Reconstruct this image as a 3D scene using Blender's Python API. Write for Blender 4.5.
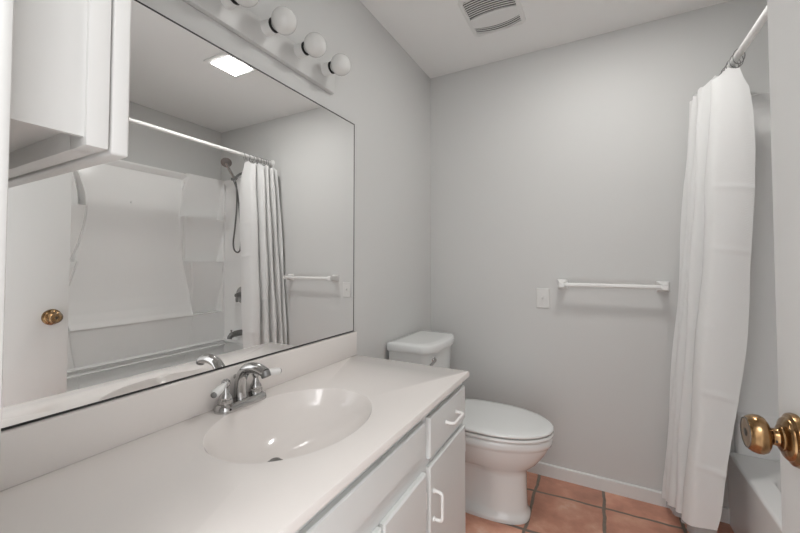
import bpy, bmesh, math, random
from mathutils import Vector, Matrix
random.seed(7)
C = bpy.context.scene
PI = math.pi
for o in list(bpy.data.objects):
    bpy.data.objects.remove(o)

# ------------------------------------------------------------------ camera
cam_d = bpy.data.cameras.new('camera')
cam = bpy.data.objects.new('camera', cam_d)
C.collection.objects.link(cam)
cam.location = (0.986, 0.0, 1.22)
cam.rotation_euler = (math.radians(91.6), 0, math.radians(28.3))
cam_d.sensor_width = 36.0
cam_d.lens = 364.7 / 800 * 36.0
cam_d.shift_y = -0.0178
cam_d.clip_start = 0.01
C.camera = cam

# ------------------------------------------------------------------ light
LAMP_STRENGTH = 75.0          # the ceiling fixture's diffuser, see ceiling_light below
w = bpy.data.worlds.new('doorway_fill')  # even fill entering by the open doorway, added to soften the room's shade
C.world = w
w.use_nodes = True
bg = w.node_tree.nodes['Background']
bg.inputs[0].default_value = (0.975, 0.985, 1.0, 1)
bg.inputs[1].default_value = 1.7
hall = bpy.data.lights.new('hall_fill', 'AREA')  # unseen area light behind the camera, added to lift counter and floor
hall.energy = 9.0
hall.size = 0.7
hall.color = (1.0, 0.985, 0.965)
hall_o = bpy.data.objects.new('hall_fill', hall)
C.collection.objects.link(hall_o)
hall_o.location = (0.9, -0.62, 2.38)
hall_o.rotation_euler = (math.radians(25), 0, 0)
C.view_settings.view_transform = 'Standard'
C.view_settings.look = 'None'
C.view_settings.gamma = 1.0
C.view_settings.use_curve_mapping = False
C.view_settings.exposure = 0.30

# ------------------------------------------------------------------ materials
def mat(name, col, rough=0.5, metal=0.0, bump=0.0, bscale=200.0, coat=0.0, noise=0.0, nscale=8.0, spec=0.5):
    m = bpy.data.materials.new(name)
    m.use_nodes = True
    nt = m.node_tree
    b = nt.nodes['Principled BSDF']
    b.inputs['Base Color'].default_value = (*col, 1)
    b.inputs['Roughness'].default_value = rough
    b.inputs['Metallic'].default_value = metal
    b.inputs['Coat Weight'].default_value = coat
    b.inputs['Coat Roughness'].default_value = 0.05
    b.inputs['Specular IOR Level'].default_value = spec
    tc = nt.nodes.new('ShaderNodeTexCoord')
    if bump:
        n = nt.nodes.new('ShaderNodeTexNoise'); n.inputs['Scale'].default_value = bscale
        n.inputs['Detail'].default_value = 3
        nt.links.new(tc.outputs['Object'], n.inputs['Vector'])
        bp = nt.nodes.new('ShaderNodeBump'); bp.inputs['Strength'].default_value = bump
        bp.inputs['Distance'].default_value = 0.002
        nt.links.new(n.outputs['Fac'], bp.inputs['Height'])
        nt.links.new(bp.outputs['Normal'], b.inputs['Normal'])
    if noise:
        n = nt.nodes.new('ShaderNodeTexNoise'); n.inputs['Scale'].default_value = nscale
        n.inputs['Detail'].default_value = 4
        nt.links.new(tc.outputs['Object'], n.inputs['Vector'])
        mx = nt.nodes.new('ShaderNodeMix'); mx.data_type = 'RGBA'
        mx.inputs[6].default_value = (*[c * (1 - noise) for c in col], 1)
        mx.inputs[7].default_value = (*[min(1, c * (1 + noise)) for c in col], 1)
        nt.links.new(n.outputs['Fac'], mx.inputs[0])
        nt.links.new(mx.outputs[2], b.inputs['Base Color'])
    return m

WALL = mat('wall_paint', (0.665, 0.664, 0.652), 0.6, bump=0.12, bscale=120, spec=0.3)
CEIL = mat('ceiling_paint', (0.90, 0.898, 0.885), 0.8, bump=0.1, bscale=90, spec=0.2)
JAMB = mat('jamb_paint', (0.66, 0.652, 0.635), 0.4)
BASEP = mat('baseboard_paint', (0.76, 0.757, 0.742), 0.4)
TRIM = mat('trim_paint', (0.82, 0.815, 0.80), 0.35)
DOORP = mat('door_paint', (0.78, 0.775, 0.76), 0.4, bump=0.03, bscale=60)
CAB = mat('cabinet_paint', (0.735, 0.75, 0.74), 0.42, bump=0.05, bscale=150)
WCAB = mat('wall_cabinet_paint', (0.70, 0.692, 0.675), 0.4, bump=0.04, bscale=150)
MARBLE = mat('cultured_marble', (0.82, 0.775, 0.745), 0.16, coat=0.35, noise=0.015, nscale=5)
PORC = mat('white_porcelain', (0.81, 0.82, 0.81), 0.12, coat=0.4)
ACRYL = mat('tub_acrylic', (0.95, 0.947, 0.937), 0.2, coat=0.2)
PLAST = mat('white_plastic', (0.86, 0.855, 0.84), 0.35)
IVORY = mat('switch_plastic', (0.74, 0.735, 0.715), 0.4)
CHROME = mat('chrome', (0.52, 0.515, 0.51), 0.10, 1.0)
NICKEL = mat('dark_chrome', (0.26, 0.258, 0.255), 0.42, 1.0)
STEEL = mat('hose_steel', (0.22, 0.217, 0.213), 0.38, 1.0)
BLACK = mat('black_rubber', (0.012, 0.012, 0.012), 0.5)
DARK = mat('mirror_edge', (0.03, 0.03, 0.03), 0.5)
VENTD = mat('vent_shade', (0.09, 0.09, 0.087), 0.8)  # dark colour stands for the shade in the hollow behind the grille
VENTP = mat('vent_plastic', (0.79, 0.785, 0.77), 0.45)
BULB = mat('bulb_glass', (0.76, 0.755, 0.735), 0.1, coat=0.3)
MIRROR = mat('mirror_glass', (0.97, 0.972, 0.968), 0.0, 1.0)

def brass_mat():
    m = mat('aged_brass', (0.42, 0.26, 0.11), 0.24, 1.0)
    nt = m.node_tree; b = nt.nodes['Principled BSDF']
    tc = nt.nodes.new('ShaderNodeTexCoord')
    n = nt.nodes.new('ShaderNodeTexNoise'); n.inputs['Scale'].default_value = 60; n.inputs['Detail'].default_value = 6
    mp = nt.nodes.new('ShaderNodeMapping'); mp.inputs['Scale'].default_value = (1.0, 1.4, 0.5)
    nt.links.new(tc.outputs['Object'], mp.inputs[0]); nt.links.new(mp.outputs[0], n.inputs['Vector'])
    r = nt.nodes.new('ShaderNodeValToRGB')
    e = r.color_ramp.elements
    e[0].position = 0.30; e[0].color = (0.15, 0.085, 0.04, 1)
    e[1].position = 0.72; e[1].color = (0.50, 0.43, 0.36, 1)
    k = e.new(0.46); k.color = (0.30, 0.18, 0.085, 1)
    k = e.new(0.60); k.color = (0.37, 0.245, 0.13, 1)
    nt.links.new(n.outputs['Fac'], r.inputs[0]); nt.links.new(r.outputs[0], b.inputs['Base Color'])
    return m
BRASS = brass_mat()
BRASSW = mat('worn_brass_face', (0.13, 0.115, 0.10), 0.35, 1.0, noise=0.35, nscale=60)

def fabric_mat():
    m = bpy.data.materials.new('waffle_fabric'); m.use_nodes = True
    nt = m.node_tree; b = nt.nodes['Principled BSDF']; out = nt.nodes['Material Output']
    b.inputs['Base Color'].default_value = (0.95, 0.948, 0.938, 1); b.inputs['Roughness'].default_value = 0.85
    b.inputs['Specular IOR Level'].default_value = 0.15
    tr = nt.nodes.new('ShaderNodeBsdfTranslucent'); tr.inputs[0].default_value = (0.85, 0.845, 0.83, 1)
    ms = nt.nodes.new('ShaderNodeMixShader'); ms.inputs[0].default_value = 0.12
    nt.links.new(b.outputs[0], ms.inputs[1]); nt.links.new(tr.outputs[0], ms.inputs[2]); nt.links.new(ms.outputs[0], out.inputs[0])
    uv = nt.nodes.new('ShaderNodeTexCoord')
    ck = nt.nodes.new('ShaderNodeTexChecker'); ck.inputs['Scale'].default_value = 180
    nt.links.new(uv.outputs['UV'], ck.inputs[0])
    bp = nt.nodes.new('ShaderNodeBump'); bp.inputs['Strength'].default_value = 0.6; bp.inputs['Distance'].default_value = 0.0015
    nt.links.new(ck.outputs['Fac'], bp.inputs['Height']); nt.links.new(bp.outputs[0], b.inputs['Normal'])
    return m
FABRIC = fabric_mat()

def liner_mat():
    m = bpy.data.materials.new('liner_vinyl'); m.use_nodes = True
    nt = m.node_tree; b = nt.nodes['Principled BSDF']; out = nt.nodes['Material Output']
    b.inputs['Base Color'].default_value = (0.66, 0.68, 0.69, 1); b.inputs['Roughness'].default_value = 0.3
    tp = nt.nodes.new('ShaderNodeBsdfTransparent'); tp.inputs[0].default_value = (0.9, 0.91, 0.92, 1)
    ms = nt.nodes.new('ShaderNodeMixShader'); ms.inputs[0].default_value = 0.45
    nt.links.new(b.outputs[0], ms.inputs[1]); nt.links.new(tp.outputs[0], ms.inputs[2]); nt.links.new(ms.outputs[0], out.inputs[0])
    return m
LINER = liner_mat()

def lamp_mat():
    m = bpy.data.materials.new('lamp_diffuser'); m.use_nodes = True
    nt = m.node_tree; b = nt.nodes['Principled BSDF']
    b.inputs['Base Color'].default_value = (0.9, 0.9, 0.9, 1)
    b.inputs['Emission Color'].default_value = (1.0, 0.99, 0.965, 1)
    b.inputs['Emission Strength'].default_value = LAMP_STRENGTH
    return m
LAMP = lamp_mat()

def tile_mat():
    m = bpy.data.materials.new('saltillo_tile'); m.use_nodes = True
    nt = m.node_tree; N = nt.nodes; L = nt.links
    b = N['Principled BSDF']
    tc = N.new('ShaderNodeTexCoord')
    sep = N.new('ShaderNodeSeparateXYZ'); L.new(tc.outputs['Object'], sep.inputs[0])
    wob = N.new('ShaderNodeTexNoise'); wob.inputs['Scale'].default_value = 9; wob.inputs['Detail'].default_value = 2
    L.new(tc.outputs['Object'], wob.inputs['Vector'])
    def math_(op, a, bb=None):
        n = N.new('ShaderNodeMath'); n.operation = op
        for i, v in enumerate((a, bb)):
            if v is None: continue
            if isinstance(v, (int, float)): n.inputs[i].default_value = v
            else: L.new(v, n.inputs[i])
        return n.outputs[0]
    wv = math_('MULTIPLY', math_('SUBTRACT', wob.outputs['Fac'], 0.5), 0.020)
    T = 0.3215
    def axis(s, off):
        v = math_('DIVIDE', math_('ADD', math_('SUBTRACT', s, off), wv), T)
        fl = math_('FLOOR', v)
        fr = math_('SUBTRACT', v, fl)
        d = math_('MULTIPLY', math_('MINIMUM', fr, math_('SUBTRACT', 1.0, fr)), T)   # metres from the joint
        return fl, d
    fx, dx = axis(sep.outputs[0], 1.003)
    # the rows run very slightly out of square with the wall
    yy = math_('SUBTRACT', sep.outputs[1], math_('MULTIPLY', math_('SUBTRACT', sep.outputs[0], 0.98), 0.045))
    fy, dy = axis(yy, 2.104)
    d = math_('MINIMUM', dx, dy)
    g = N.new('ShaderNodeMapRange'); g.inputs[1].default_value = 0.0060; g.inputs[2].default_value = 0.0085
    L.new(d, g.inputs[0])
    cmb = N.new('ShaderNodeCombineXYZ'); L.new(fx, cmb.inputs[0]); L.new(fy, cmb.inputs[1])
    wn = N.new('ShaderNodeTexWhiteNoise'); wn.noise_dimensions = '3D'; L.new(cmb.outputs[0], wn.inputs['Vector'])
    n1 = N.new('ShaderNodeTexNoise'); n1.inputs['Scale'].default_value = 6; n1.inputs['Detail'].default_value = 6
    n1.inputs['Roughness'].default_value = 0.6
    vadd = N.new('ShaderNodeVectorMath'); vadd.operation = 'ADD'
    L.new(tc.outputs['Object'], vadd.inputs[0]); L.new(wn.outputs['Color'], vadd.inputs[1])
    L.new(vadd.outputs[0], n1.inputs['Vector'])
    r = N.new('ShaderNodeValToRGB'); e = r.color_ramp.elements
    e[0].position = 0.28; e[0].color = (0.36, 0.14, 0.08, 1)
    e[1].position = 0.76; e[1].color = (0.72, 0.50, 0.40, 1)
    k = e.new(0.50); k.color = (0.52, 0.205, 0.115, 1)
    k = e.new(0.62); k.color = (0.60, 0.28, 0.17, 1)
    L.new(n1.outputs['Fac'], r.inputs[0])
    hs = N.new('ShaderNodeHueSaturation'); hs.inputs['Saturation'].default_value = 0.86; L.new(r.outputs[0], hs.inputs['Color'])
    L.new(math_('ADD', math_('MULTIPLY', wn.outputs['Value'], 0.35), 1.04), hs.inputs['Value'])
    n2 = N.new('ShaderNodeTexNoise'); n2.inputs['Scale'].default_value = 60; n2.inputs['Detail'].default_value = 3
    L.new(tc.outputs['Object'], n2.inputs['Vector'])
    gr = N.new('ShaderNodeMix'); gr.data_type = 'RGBA'
    gr.inputs[6].default_value = (0.16, 0.125, 0.10, 1); gr.inputs[7].default_value = (0.27, 0.225, 0.185, 1)
    L.new(n2.outputs['Fac'], gr.inputs[0])
    mx = N.new('ShaderNodeMix'); mx.data_type = 'RGBA'
    L.new(g.outputs[0], mx.inputs[0]); L.new(gr.outputs[2], mx.inputs[6]); L.new(hs.outputs[0], mx.inputs[7])
    L.new(mx.outputs[2], b.inputs['Base Color'])
    ro = N.new('ShaderNodeMapRange'); ro.inputs[3].default_value = 0.8; ro.inputs[4].default_value = 0.34
    L.new(g.outputs[0], ro.inputs[0]); L.new(ro.outputs[0], b.inputs['Roughness'])
    h = math_('ADD', g.outputs[0], math_('MULTIPLY', n1.outputs['Fac'], 0.25))
    bp = N.new('ShaderNodeBump'); bp.inputs['Strength'].default_value = 0.5; bp.inputs['Distance'].default_value = 0.004
    L.new(h, bp.inputs['Height']); L.new(bp.outputs[0], b.inputs['Normal'])
    return m
TILE = tile_mat()

# ------------------------------------------------------------------ helpers
def finish(bm, smooth=True, angle=35):
    bmesh.ops.recalc_face_normals(bm, faces=bm.faces)
    if smooth:
        for f in bm.faces: f.smooth = True
        for e in bm.edges:
            if len(e.link_faces) == 2:
                e.smooth = e.calc_face_angle(0) < math.radians(angle)
    return bm

def root_of(p):
    v = Vector((0, 0, 0))
    while p is not None:
        v += Vector(p.location); p = p.parent
    return v

def obj(name, bm, m, parent=None, origin=None, smooth=True, angle=35, label=None, recalc=True):
    """bm holds world coordinates; the object's origin is its parent's place (or the given origin)"""
    if recalc: finish(bm, smooth, angle)
    else:
        for f in bm.faces: f.smooth = smooth
    base = root_of(parent)
    loc = Vector((0, 0, 0))
    if parent is None:
        if origin is None:
            xs = [v.co for v in bm.verts]
            origin = (sum(v.x for v in xs) / len(xs), sum(v.y for v in xs) / len(xs), min(v.z for v in xs))
        loc = Vector(origin)
    off = base + loc
    for v in bm.verts: v.co -= off
    me = bpy.data.meshes.new(name)
    bm.to_mesh(me); bm.free()
    for mm in (m if isinstance(m, (list, tuple)) else [m]): me.materials.append(mm)
    o = bpy.data.objects.new(name, me)
    C.collection.objects.link(o)
    o.location = loc
    if parent is not None: o.parent = parent
    if label: o['label'] = label
    return o

def tag(o, label, cat, group=None, kind=None):
    if label: o['label'] = label
    if cat: o['category'] = cat
    if group: o['group'] = group
    if kind: o['kind'] = kind
    return o

def thing(name, loc, label, cat, group=None):
    o = bpy.data.objects.new(name, None)
    o.empty_display_size = 0.05
    C.collection.objects.link(o); o.location = loc
    return tag(o, label, cat, group)

def struct(name, bm, m, label, cat, smooth=False):
    o = obj(name, bm, m, None, origin=(0, 0, 0), smooth=smooth)
    return tag(o, label, cat, None, 'structure')

def BM(): return bmesh.new()

def box(bm, x0, x1, y0, y1, z0, z1, bev=0.0, seg=2):
    g = bmesh.ops.create_cube(bm, size=1.0)
    vs = g['verts']
    for v in vs:
        v.co = Vector((x0 + (v.co.x + .5) * (x1 - x0), y0 + (v.co.y + .5) * (y1 - y0), z0 + (v.co.z + .5) * (z1 - z0)))
    if bev > 0:
        es = list({e for v in vs for e in v.link_edges})
        bmesh.ops.bevel(bm, geom=es, offset=bev, segments=seg, profile=0.5, affect='EDGES')
    return bm

def loft(bm, rings, cap0=True, cap1=True, closed=True):
    rv = [[bm.verts.new(p) for p in r] for r in rings]
    n = len(rv[0])
    for a, b in zip(rv, rv[1:]):
        for i in range(n if closed else n - 1):
            j = (i + 1) % n
            bm.faces.new((a[i], a[j], b[j], b[i]))
    if cap0: bm.faces.new(rv[0][::-1])
    if cap1: bm.faces.new(rv[-1])
    return rv

def basis(d):
    d = Vector(d).normalized()
    u = d.orthogonal().normalized()
    return d, u, d.cross(u)

def lathe(bm, base, axis, prof, n=32, cap0=True, cap1=True):
    """prof: (distance along the axis, radius)"""
    d, u, v = basis(axis); base = Vector(base)
    rings = []
    for t, r in prof:
        r = max(r, 1e-5)
        rings.append([base + d * t + (u * math.cos(2 * PI * i / n) + v * math.sin(2 * PI * i / n)) * r for i in range(n)])
    loft(bm, rings, cap0, cap1)
    return bm

def spline(pts, k=8):
    P = [Vector(p) for p in pts]; out = []
    for i in range(len(P) - 1):
        p0 = P[i - 1] if i else P[0] * 2 - P[1]
        p1, p2 = P[i], P[i + 1]
        p3 = P[i + 2] if i + 2 < len(P) else P[-1] * 2 - P[-2]
        for s in range(k):
            t = s / k
            out.append(0.5 * ((2 * p1) + (p2 - p0) * t + (2 * p0 - 5 * p1 + 4 * p2 - p3) * t * t + (3 * p1 - p0 - 3 * p2 + p3) * t ** 3))
    out.append(P[-1])
    return out

def tube(bm, pts, r, n=16, caps=True, flat=None):
    """r: a number or one radius per point; flat = (axis vector, factor) squashes the section along a direction"""
    P = [Vector(p) for p in pts]
    if not isinstance(r, (list, tuple)): r = [r] * len(P)
    T = []
    for i in range(len(P)):
        a = P[max(0, i - 1)]; b = P[min(len(P) - 1, i + 1)]
        T.append((b - a).normalized())
    u = T[0].orthogonal().normalized(); rings = []
    for i, p in enumerate(P):
        u = (u - T[i] * u.dot(T[i])).normalized(); v = T[i].cross(u)
        ring = []
        for k in range(n):
            o = (u * math.cos(2 * PI * k / n) + v * math.sin(2 * PI * k / n)) * r[i]
            if flat: a = Vector(flat[0]).normalized(); o = o - a * o.dot(a) * (1 - flat[1])
            ring.append(p + o)
        rings.append(ring)
    loft(bm, rings, caps, caps)
    return bm

def lerp(a, b, t): return a + (b - a) * t
def interp(tab, z):
    if z <= tab[0][0]: return tab[0][1]
    for (a, va), (b, vb) in zip(tab, tab[1:]):
        if z <= b:
            t = (z - a) / (b - a); t = t * t * (3 - 2 * t) if False else t
            return va + (vb - va) * t
    return tab[-1][1]
def smooth_tab(tab):
    """a Catmull-Rom reading of a table"""
    def f(z):
        if z <= tab[0][0]: return tab[0][1]
        if z >= tab[-1][0]: return tab[-1][1]
        for i in range(len(tab) - 1):
            if z <= tab[i + 1][0]:
                t = (z - tab[i][0]) / (tab[i + 1][0] - tab[i][0])
                p1, p2 = tab[i][1], tab[i + 1][1]
                p0 = tab[i - 1][1] if i else p1
                p3 = tab[i + 2][1] if i + 2 < len(tab) else p2
                return 0.5 * (2 * p1 + (p2 - p0) * t + (2 * p0 - 5 * p1 + 4 * p2 - p3) * t * t + (3 * p1 - p0 - 3 * p2 + p3) * t ** 3)
    return f

# ------------------------------------------------------------------ the room
XR, YB, ZC, YN = 2.22, 2.27, 2.48, 0.108       # right wall, back wall, ceiling, near wall (room face)
TH = 0.12
JX0, JX1 = 0.527, 1.232                          # door opening
struct('floor', box(BM(), -TH, XR + TH, YN - TH - 0.02, YB + TH, -0.08, 0.0), TILE, 'terracotta square tile floor with grey grout', 'floor')
struct('ceiling', box(BM(), -TH, XR + TH, YN - TH, YB + TH, ZC, ZC + 0.08), CEIL, 'plain off-white ceiling', 'ceiling')
struct('wall_left', box(BM(), -TH, 0, YN - TH, YB + TH, 0, ZC), WALL, 'off-white wall behind the mirror and toilet tank', 'wall')
struct('wall_back', box(BM(), 0, XR + TH, YB, YB + TH, 0, ZC), WALL, 'off-white back wall with the towel bar', 'wall')
struct('wall_right', box(BM(), XR, XR + TH, YN - TH, YB, 0, ZC), WALL, 'off-white wall along the tub', 'wall')
b = BM()
box(b, 0, JX0 - 0.006, YN - TH, YN, 0, ZC)
box(b, JX1 + 0.04, XR, YN - TH, YN, 0, ZC)
box(b, JX0 - 0.006, JX1 + 0.04, YN - TH, YN, 2.062, ZC)
struct('wall_near', b, WALL, 'off-white wall with the doorway', 'wall')
b = BM(); box(b, 1.53, XR, 0.60, 0.74, 0, ZC)
struct('wall_alcove', b, WALL, 'off-white wall closing the near end of the tub', 'wall')
b = BM()
prof = [(0, 0), (0.012, 0), (0.012, 0.062), (0.010, 0.066), (0.007, 0.068), (0, 0.068)]
loft(b, [[(x, YB - p[0], p[1]) for p in prof] for x in (0.0, 1.519)])
struct('baseboard_back', b, BASEP, 'low white baseboard along the back wall', 'baseboard')
b = BM()
box(b, JX0 - 0.038, JX0, YN, YN + 0.0115, 0.802, 2.115, 0.003)
box(b, JX0 - 0.038, JX1 + 0.1, YN, YN + 0.0115, 2.062, 2.115, 0.003)
struct('trim_1', b, JAMB, 'white door casing at the left of the doorway', 'trim', True)
b = BM()
box(b, JX0 - 0.0055, JX0, YN - TH - 0.01, YN - 0.0004, 0.802, 2.06, 0.0015)
struct('trim_2', b, JAMB, 'white door jamb lining at the left of the doorway', 'trim', True)

# the open door with its brass knob
b = BM(); box(b, 1.232, 1.267, 0.112, 0.784, 0.012, 2.04, 0.0015)
door = struct('door_1', b, DOORP, 'white flush door standing open at the right with a brass knob', 'door', True)
KY, KZ = 0.722, 0.970
k = BM(); lathe(k, (1.2318, KY, KZ), (-1, 0, 0), [(0, 0.0355), (0.004, 0.036), (0.008, 0.0345), (0.0095, 0.0315), (0.0105, 0.0295), (0.0125, 0.0290), (0.0145, 0.027), (0.017, 0.020), (0.0185, 0.012)], 48)
rose = obj('knob_rose', k, BRASS, door)
k = BM(); lathe(k, (1.2165, KY, KZ), (-1, 0, 0), [(0, 0.0175), (0.004, 0.0175), (0.006, 0.0125), (0.009, 0.0115), (0.012, 0.0115), (0.0145, 0.0135),
    (0.0165, 0.0195), (0.0195, 0.0245), (0.024, 0.0267), (0.0295, 0.0268), (0.0345, 0.0253), (0.0385, 0.0228), (0.040, 0.0210)], 48)
knob = obj('door_knob', k, BRASS, door, label='round aged brass door knob')
k = BM(); lathe(k, (1.1765, KY, KZ), (-1, 0, 0), [(-0.001, 0.0218), (0.0006, 0.0210), (-0.0006, 0.0182), (-0.0010, 0.0080), (0.0008, 0.0045), (0.0010, 0.001)], 40)
obj('knob_face', k, BRASSW, knob, label='dark worn face of the knob')
k = BM(); box(k, 1.2055, 1.2075, KY - 0.0122, KY - 0.0105, KZ - 0.004, KZ - 0.001)
obj('release_slot', k, BLACK, knob, label='tiny dark release slot')

# ------------------------------------------------------------------ bathtub
def rrect(x0, x1, y0, y1, r, z, n=8):
    out = []
    for cx, cy, a0 in ((x1 - r, y1 - r, 0), (x0 + r, y1 - r, PI / 2), (x0 + r, y0 + r, PI), (x1 - r, y0 + r, 1.5 * PI)):
        for i in range(n + 1):
            a = a0 + PI / 2 * i / n
            out.append((cx + r * math.cos(a), cy + r * math.sin(a), z))
    return out
TX0, TX1, TY0, TY1, TZ = 1.517, 2.115, 0.745, 2.2695, 0.335
tub = thing('bathtub', (1.82, 1.51, 0), 'white alcove bathtub with a plain apron behind the shower curtain', 'bathtub')
b = BM()
rings = [rrect(TX0, TX1, TY0, TY1, 0.006, 0.0), rrect(TX0, TX1, TY0, TY1, 0.006, TZ - 0.013)]
for i in range(1, 7):
    a = PI / 2 * i / 6
    o = 0.013 * (1 - math.cos(a))
    rings.append(rrect(TX0 + o, TX1 - o, TY0 + o, TY1 - o, 0.008, TZ - 0.013 + 0.013 * math.sin(a)))
ix0, ix1, iy0, iy1 = TX0 + 0.075, TX1 - 0.075, TY0 + 0.10, TY1 - 0.105
for i in range(0, 6):
    a = PI / 2 * i / 5
    o = 0.02 * math.sin(a)
    rings.append(rrect(ix0 + o, ix1 - o, iy0 + o, iy1 - o, 0.13, TZ - 0.02 * (1 - math.cos(a))))
rings.append(rrect(ix0 + 0.045, ix1 - 0.045, iy0 + 0.10, iy1 - 0.06, 0.13, 0.12))
rings.append(rrect(ix0 + 0.07, ix1 - 0.07, iy0 + 0.14, iy1 - 0.08, 0.12, 0.085))
rings.append(rrect(ix0 + 0.11, ix1 - 0.11, iy0 + 0.20, iy1 - 0.12, 0.09, 0.075))
loft(b, rings)
obj('tub_shell', b, ACRYL, tub, angle=50)
b = BM(); lathe(b, (1.825, 1.98, 0.0745), (0, 0, 1), [(0, 0.03), (0.003, 0.03), (0.004, 0.022), (0.003, 0.018), (0.006, 0.012), (0.007, 0.002)], 24)
obj('drain', b, CHROME, tub, label='round chrome drain')

# ------------------------------------------------------------------ tub surround
sur = thing('tub_surround', (2.2, 1.51, 0.33), 'white moulded tub surround with hourglass back panel and corner shelves', 'tub surround')
half = smooth_tab([(0.40, 0.36), (0.55, 0.392), (0.73, 0.418), (0.86, 0.430), (1.03, 0.418), (1.20, 0.385), (1.40, 0.345), (1.58, 0.327), (1.74, 0.333), (1.85, 0.343), (1.95, 0.356), (2.0, 0.36)])
centre = smooth_tab([(0.762, 0.120), (0.80, 0.100), (0.86, 0.074), (0.95, 0.048), (1.06, 0.031), (1.20, 0.026), (1.34, 0.034), (1.48, 0.056), (1.64, 0.070), (1.80, 0.072), (1.95, 0.054), (2.0, 0.054)])
def column(z):
    if z > 1.612: return lerp(0.016, 0.085, (z - 1.612) / 0.33)
    if z > 1.226: return lerp(0.012, 0.128, ((z - 1.226) / 0.386) ** 0.75)
    if z > 0.764: return lerp(0.012, 0.128, ((z - 0.764) / 0.462) ** 0.75)
    return 0.112
def sstep(a, b, t):
    t = max(0, min(1, (t - a) / (b - a))); return t * t * (3 - 2 * t)
def base_prof(z):
    """what every wall of the surround shares below the shelves: ledge band, bead and the foot on the tub deck"""
    if z < 0.452: return 0.100
    if z < 0.512: return 0.112 + 0.022 * max(0.0, math.sin(PI * (z - 0.452) / 0.020) if z < 0.472 else math.sin(PI * (z - 0.490) / 0.022) if z > 0.490 else 0.0)
    return 0.108
def lip(z):
    if z > 1.978: return 0.056
    if z > 1.972: return 0.088
    if z > 1.935: return lerp(0.060, 0.088, (z - 1.935) / 0.037)
    return None
half_near = smooth_tab([(0.40, 0.36), (0.55, 0.392), (0.73, 0.418), (0.86, 0.430), (1.03, 0.415), (1.20, 0.382), (1.40, 0.345), (1.55, 0.333), (1.70, 0.345), (1.82, 0.378), (1.90, 0.41), (1.95, 0.425), (2.0, 0.43)])
def inside(y, z):
    return half(z) - (y - 1.52) if y > 1.52 else half_near(z) - (1.52 - y)
def protr(y, z):
    l = lip(z)
    if z < 0.762: p = base_prof(z) + 0.004 * sstep(-0.004, 0.004, inside(y, z))
    else:
        q = inside(y, z); t = sstep(-0.005, 0.005, q)
        rim = 0.005 * math.exp(-((q - 0.007) / 0.007) ** 2) - 0.014 * math.exp(-((q + 0.010) / 0.007) ** 2)
        p = lerp(column(z), centre(z), t) + rim
        # the columns run out into the flat end panels at both corners
        e = min(y - 0.765, 2.245 - y)
        p = lerp(0.10, p, sstep(0.010, 0.030, e))
    if l: p = max(p, l)
    return max(p, 0.004)
b = BM()
zs = [0.3355 + i * 0.0065 for i in range(int((1.992 - 0.3355) / 0.0065) + 1)] + [0.4515, 0.4525, 0.457, 0.462, 0.467, 0.471, 0.4895, 0.494, 0.501, 0.507, 0.512, 0.7615, 0.7625, 1.6115, 1.6125, 1.2255, 1.2265, 0.7635, 0.7645, 1.9715, 1.9725, 1.9775, 1.9785, 1.992]
zs = sorted(set(round(z, 4) for z in zs))
def row_ys(z):
    """columns of the shell follow the curved edges of the centre panel"""
    eL, eR = 1.52 - half_near(z), 1.52 + half(z)
    def seg(p, q, n): return [p + (q - p) * i / n for i in range(n)]
    return seg(0.752, 0.790, 12) + seg(0.790, eL - 0.03, 22) + seg(eL - 0.03, eL + 0.03, 40) + seg(eL + 0.03, eR - 0.03, 60) + seg(eR - 0.03, eR + 0.03, 40) + seg(eR + 0.03, 2.210, 22) + seg(2.210, 2.262, 16) + [2.262]
ys = row_ys(zs[-1])
grid = [[b.verts.new((XR - protr(y, z), y, z)) for y in row_ys(z)] for z in zs]
for i in range(len(zs) - 1):
    for j in range(len(ys) - 1):
        b.faces.new((grid[i][j], grid[i][j + 1], grid[i + 1][j + 1], grid[i + 1][j]))
# close the shell back to the wall
topw = [b.verts.new((XR - 0.002, y, zs[-1])) for y in ys]
for j in range(len(ys) - 1): b.faces.new((grid[-1][j], grid[-1][j + 1], topw[j + 1], topw[j]))
obj('back_panel', b, ACRYL, sur, angle=60)
def end_panel(y_wall, s, name):
    # profile in (distance from the end wall, z), swept along x
    pr = [(0.002, 0.3355), (0.020, 0.3355), (0.020, 0.476), (0.024, 0.480), (0.033, 0.484), (0.036, 0.492), (0.036, 0.512), (0.033, 0.520), (0.024, 0.526), (0.020, 0.530),
          (0.020, 1.30), (0.020, 1.925), (0.024, 1.940), (0.034, 1.962), (0.048, 1.980), (0.050, 1.985), (0.048, 1.990), (0.034, 1.994), (0.002, 1.994)]
    b = BM()
    xs = [1.545, 1.549, 1.556, 1.60, 1.9, 2.118]
    ks = [0.2, 0.75, 1.0, 1.0, 1.0, 1.0]
    loft(b, [[(x, y_wall + s * (0.002 + (p[0] - 0.002) * k), p[1]) for p in pr] for x, k in zip(xs, ks)])
    obj(name, b, ACRYL, sur, angle=50)
end_panel(YB, -1, 'end_panel'); end_panel(0.74, 1, 'end_panel')
b = BM()
hy, hz = 1.467, 1.690
tube(b, spline([(2.168, hy, hz + 0.014), (2.163, hy, hz), (2.156, hy, hz - 0.014), (2.146, hy, hz - 0.014), (2.142, hy, hz - 0.004)], 6), 0.0038, 10)
obj('hook', b, ACRYL, sur, label='small white hook near the top of the back panel')

# ------------------------------------------------------------------ vanity
VY0, VY1, VXF = 0.112, 1.362, 0.525
van = thing('vanity_cabinet', (0.27, 0.74, 0), 'white bathroom vanity cabinet with flat doors and a drawer under the sink top', 'cabinet')
b = BM()
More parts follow.
